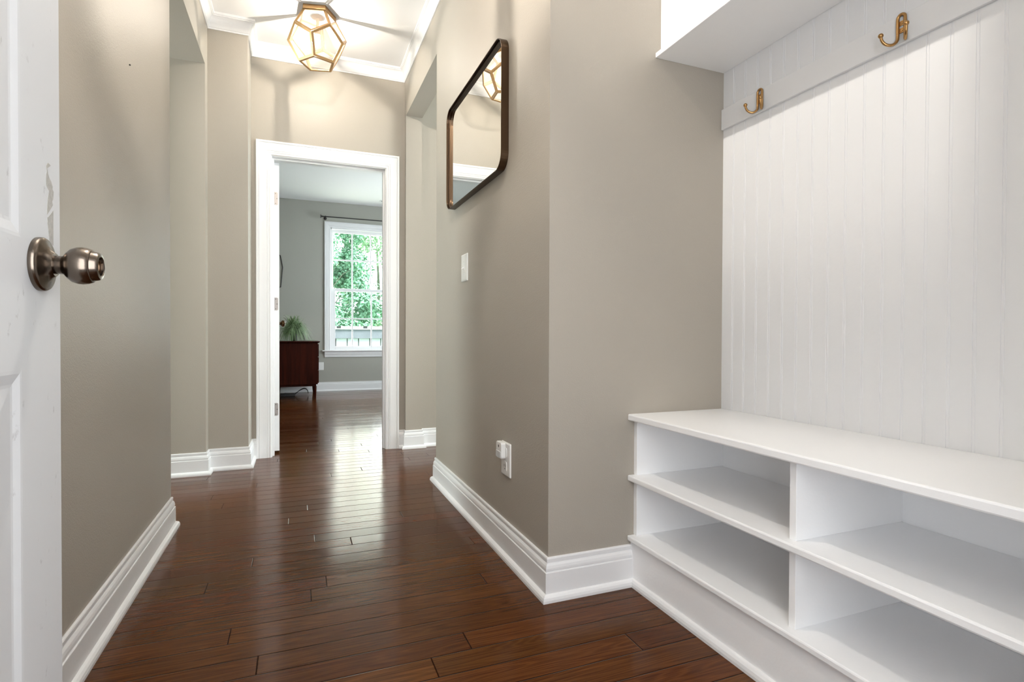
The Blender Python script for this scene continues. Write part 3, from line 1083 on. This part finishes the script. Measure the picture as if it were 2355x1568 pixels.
# ------------------------------------------------------------------ dresser
dx0, dx1, dy0, dy1 = -0.27, 0.248, 7.48, 8.33
dr = thing('dresser', ((dx0+dx1)/2, (dy0+dy1)/2, 0), 'dark mahogany dresser on tapered legs beyond the doorway', 'dresser')
do = ((dx0+dx1)/2, (dy0+dy1)/2, 0)


def dbox(b, x0, x1, y0, y1, z0, z1):
    return b.box(x0-do[0], x1-do[0], y0-do[1], y1-do[1], z0, z1)


dbox(MB(), dx0, dx1, dy0, dy1, 0.185, 0.722).build('body', 'mahogany', dr, bevel=0.003)
dbox(MB(), dx0+0.02, dx1-0.02, dy0+0.02, dy1-0.02, 0.159, 0.1848).build('base_rail', 'mahogany', dr, bevel=0.002)
b = MB()
pr = [(0, 0.7222), (0.012, 0.7222), (0.016, 0.727), (0.020, 0.732), (0.0265, 0.734), (0.0265, 0.7405), (0.0245, 0.7423), (0, 0.7423)]
pth = [(dx0-do[0], dy0-do[1]), (dx0-do[0], dy1-do[1]), (dx1-do[0], dy1-do[1]), (dx1-do[0], dy0-do[1])]
b.sweep(pth, pr, closed=True)
dbox(b, dx0, dx1, dy0, dy1, 0.7222, 0.7423)
b.build('top', 'mahogany', dr)
for sx in (0, 1):
    for sy in (0, 1):
        x = (dx0+0.035, dx1-0.035)[sx]
        y = (dy0+0.035, dy1-0.035)[sy]
        MB().tube([(x-do[0], y-do[1], 0.1588), (x-do[0]+(0.004 if sx else -0.004), y-do[1]+(0.004 if sy else -0.004), 0.0)], [0.021, 0.011], 16).build('leg', 'mahogany', dr)
for i in range(3):
    z0 = 0.20+0.172*i
    d = dbox(MB(), dx1+0.0002, dx1+0.012, dy0+0.02, dy1-0.02, z0, z0+0.162).build('drawer_front', 'mahogany', dr, bevel=0.002)

# potted grass
random.seed(4)
px, py, pz = -0.045, 7.74, 0.7425
pp = thing('potted_grass', (px, py, pz), 'arching striped grass plant in a dark pot on the dresser', 'plant')
MB().lathe([(0.034, 0), (0.037, 0.004), (0.043, 0.085), (0.047, 0.088), (0.047, 0.102), (0.042, 0.102), (0.040, 0.085), (0, 0.083)], (0, 0, 0), (0, 0, 1), 28).build('pot', 'pot', pp)
b = MB()
for i in range(900):
    th = random.uniform(0, 2*pi)
    r0 = random.uniform(0, 0.032)
    reach = random.uniform(0.05, 0.30)*random.uniform(0.65, 1)
    hgt = random.uniform(0.14, 0.27)*(1.12-reach*0.9)
    drop = random.uniform(0.3, 1.5)*(reach/0.2)
    if i % 24 == 0:
        reach, hgt, drop = random.uniform(0.06, 0.24), random.uniform(0.22, 0.32), 0.15
    wd = random.uniform(0.0020, 0.0046)
    d = Vector((math.cos(th), math.sin(th), 0))
    sd = Vector((-math.sin(th), math.cos(th), 0))
    base = d*r0+Vector((0, 0, 0.085))
    n = 8
    vs = []
    for k in range(n+1):
        s = k/n
        z = hgt*(2.1*s-(1.1+drop*1.4)*s*s)
        p = base+d*(reach*s**0.95)+Vector((0, 0, z))
        p.z = max(p.z, 0.006)
        ww = wd*(1-s**2.5)+0.0002
        vs += [p-sd*ww, p+Vector((0, 0, ww*0.5)), p+sd*ww]
    fs = []
    for k in range(n):
        fs += [(3*k, 3*k+1, 3*k+4, 3*k+3), (3*k+1, 3*k+2, 3*k+5, 3*k+4)]
    b.add(vs, fs)
f = b.build('foliage', 'grassleaf', pp, fix=False)
f['label'] = 'arching narrow striped green blades'

# power strip and cord under the dresser
ps = thing('power_strip', (-0.12, 7.86, 0), 'black power strip with a looping cord on the floor under the dresser', 'power strip')
MB().box(-0.09, 0.09, -0.03, 0.03, 0.0, 0.04).build('strip_body', 'black', ps, bevel=0.005)
pts = []
for i in range(40):
    s = i/39
    pts.append((0.088+0.17*math.sin(s*pi), 0.02+0.12*s, 0.02+0.085*abs(math.sin(s*2*pi))*(1-0.3*s)))
pts += [(0.05-0.1*i/10, 0.15+0.2*i/10, 0.01) for i in range(10)]
MB().tube(pts, 0.0045, 10).build('cord', 'black', ps)

# small far-room fittings
o2 = thing('wall_outlet', (0.325, YF, 0.368), 'white outlet plate on the far wall past the dresser edge', 'outlet')
MB().prism(rrect(-0.035, 0.035, -0.0575, 0.0575, 0.004, 4), 0.0, 0.006, lambda a, c, t: (a, -t, c)).build('cover_plate', 'plastic', o2, bevel=0.001)
for dz in (-0.02, 0.02):
    MB().prism(rrect(-0.0165, 0.0165, dz-0.0155, dz+0.0155, 0.008, 5), 0.006, 0.0075, lambda a, c, t: (a, -t, c)).build('receptacle', 'plastic', o2)
vt = thing('ceiling_vent', (1.17, 8.03, HC), 'small white vent in the far-room ceiling near the window', 'vent')
b = MB().box(-0.06, 0.06, -0.05, 0.05, -0.006, 0)
b.build('vent_frame', 'trim', vt, bevel=0.002)
b = MB()
for k in range(4):
    b.box(-0.045, 0.045, -0.031+0.0145*k, -0.026+0.0145*k, -0.0066, -0.0058)
b.build('slot', 'dark', vt)
hx = [(-0.194, 1.785), (-0.223, 1.951), (-0.39, 1.99), (-0.44, 1.73), (-0.39, 1.47), (-0.218, 1.505)]
tag(MB().tube([(x+0.32, 0, z-1.73) for x, z in hx], 0.006, 8, closed=True).build('wire_wall_frame', 'pot', loc=(-0.32, YF-0.0065, 1.73)),
    'thin dark wire wall frame showing past the edge of the open far door', 'wall decor')

tag(MB().lathe([(0.002, 0), (0.0028, 0.002), (0.002, 0.004), (0, 0.0043)], (0, 0, 0), (1, 0, 0), 14).build('wall_nail', 'dark', loc=(XL+0.0002, 2.096, 1.704)),
    'tiny dark nail in the glossy wall high above the door knob', 'nail')

# ------------------------------------------------------------------ outdoors
structure(MB().box(-30, 30, 8.55, 45, -0.6, -0.35).build('ground', 'lawn'), 'green lawn outside the far window', 'ground')
structure(MB().box(-2.2, 2.4, -3.6, -0.172, -0.2, -0.02).build('floor_added_shell', 'concrete'), 'concrete floor of the added garage shell outside the entry doorway', 'floor')
structure(MB().box(-2.2, 2.4, -3.6, -0.172, 2.7, 2.8).build('ceiling_added_shell', 'ceiling'), 'white ceiling of the added garage shell, keeping sky out of the entry doorway', 'ceiling')
b = MB()  # garage shell added to block sky light at the entry doorway
b.prism([(-2.2, -0.172), (-2.2, -3.6), (2.4, -3.6), (2.4, -0.172), (2.3, -0.172), (2.3, -3.5), (-2.1, -3.5), (-2.1, -0.172)], -0.02, 2.7)
b.box(-2.1, XL, -0.19, -0.172, -0.02, 2.7)
b.box(XW, 2.3, -0.19, -0.172, -0.02, 2.7)
structure(b.build('wall_added_shell', 'ceiling'), 'plain white walls of the added garage shell, keeping sky out of the entry doorway', 'wall')

fence = thing('garden_fence', (1.2, 11.9, -0.35), 'pale wooden fence with a weathered grey beam, outside the sash window', 'fence')
fx = -1.2
ob = 11.9
b = MB()
b.box(-3.2, 3.8, 0.02, 0.30, 1.288, 1.356)
b.build('cap_board', 'whitewood', fence, bevel=0.006)
b = MB()
b.box(-3.2, 3.8, 0.05, 0.14, 1.098, 1.287)
b.build('beam', 'deckwood', fence, bevel=0.004)
for i in range(24):
    x = -2.9+0.234*i
    MB().prism([(x-0.1145, 0.15), (x+0.1145, 0.15), (x+0.107, 1.2), (x-0.107, 1.2)], 0.16, 0.185, lambda a, c, t: (a, t, c-0.0)).build('fence_board', 'whitewood', fence, bevel=0.003)
for i in range(7):
    x = -2.55+0.54*i
    MB().box(x-0.042, x+0.042, 0.008, 0.03, 1.314, 1.3575).build('bracket', 'black', fence)
MB().box(-3.0, 3.6, 0.186, 0.19, 0.15, 1.2).build('gap_darkener', 'pot', fence)  # dark sheet added so the gaps between the boards look dark
for x in (-3.0, 0.9, 3.6):
    MB().box(x-0.05, x+0.05, 0.191, 0.29, 0.0, 1.287).build('post', 'deckwood', fence)


def tree(name, x, y, w_, h, mtl, seed, label, nleaf):
    random.seed(seed)
    t = thing(name, (x, y, -0.35), label, 'tree', 'trees behind the garden fence')
    tr = MB()
    tr.tube([(0, 0, 0), (0.05, 0.02, h*0.35), (-0.04, 0, h*0.65), (0, 0.03, h*0.9)], [0.07, 0.05, 0.03, 0.012], 10)
    for k in range(9):
        a = random.uniform(0, 2*pi)
        z = h*random.uniform(0.15, 0.8)
        tr.tube([(0, 0, z), (math.cos(a)*w_*0.35, math.sin(a)*w_*0.35, z+h*0.10), (math.cos(a)*w_*0.7, math.sin(a)*w_*0.7, z+h*0.14)], [0.018, 0.012, 0.005], 8)
    tr.build('trunk', 'bark', t)
    b = MB()
    cl = []
    for k in range(70):
        u = random.uniform(0, 1)
        rr = w_*(0.55+0.5*math.sin(pi*(0.12+0.8*u)))*random.uniform(0.55, 1.0)
        a = random.uniform(0, 2*pi)
        cl.append((Vector((math.cos(a)*rr, math.sin(a)*rr, h*(0.06+0.92*u))), random.uniform(0.22, 0.5)))
    for k in range(nleaf):
        c, r = random.choice(cl)
        d = Vector((random.gauss(0, 1), random.gauss(0, 1), random.gauss(0, 1))).normalized()
        p = c+d*r*random.uniform(0.6, 1.0)
        if p.z < 0.05:
            p.z = 0.05
        L_ = random.uniform(0.06, 0.12)
        ax = Vector((random.uniform(-1, 1), random.uniform(-1, 1), random.uniform(-1, 0.3))).normalized()
        nn = (d+Vector((0, 0, 0.7))+Vector((random.uniform(-.6, .6), random.uniform(-.6, .6), random.uniform(-.6, .6)))).normalized()
        sd = ax.cross(nn)
        if sd.length < 1e-3:
            continue
        sd.normalize()
        b.add([p, p+ax*L_*0.5+sd*L_*0.3, p+ax*L_, p+ax*L_*0.5-sd*L_*0.3], [(0, 1, 2, 3)])
    b.build('foliage', mtl, t, fix=False)
    return t


tree('tree', 0.75, 15.0, 1.15, 5.0, 'leaf', 11, 'leafy green tree just behind the fence, filling the left panes of the sash window', 30000)
tree('tree', 2.55, 18.8, 1.3, 6.4, 'leaf2', 15, 'tall paler leafy tree farther behind the fence, showing past the green tree', 26000)
tree('tree', 4.6, 15.4, 1.15, 4.4, 'leaf', 13, 'leafy green tree behind the fence, past the right edge of the sash window', 9000)
tree('tree', -2.9, 16.0, 1.2, 5.2, 'leaf2', 14, 'paler leafy tree behind the fence, hidden by the far wall', 6000)
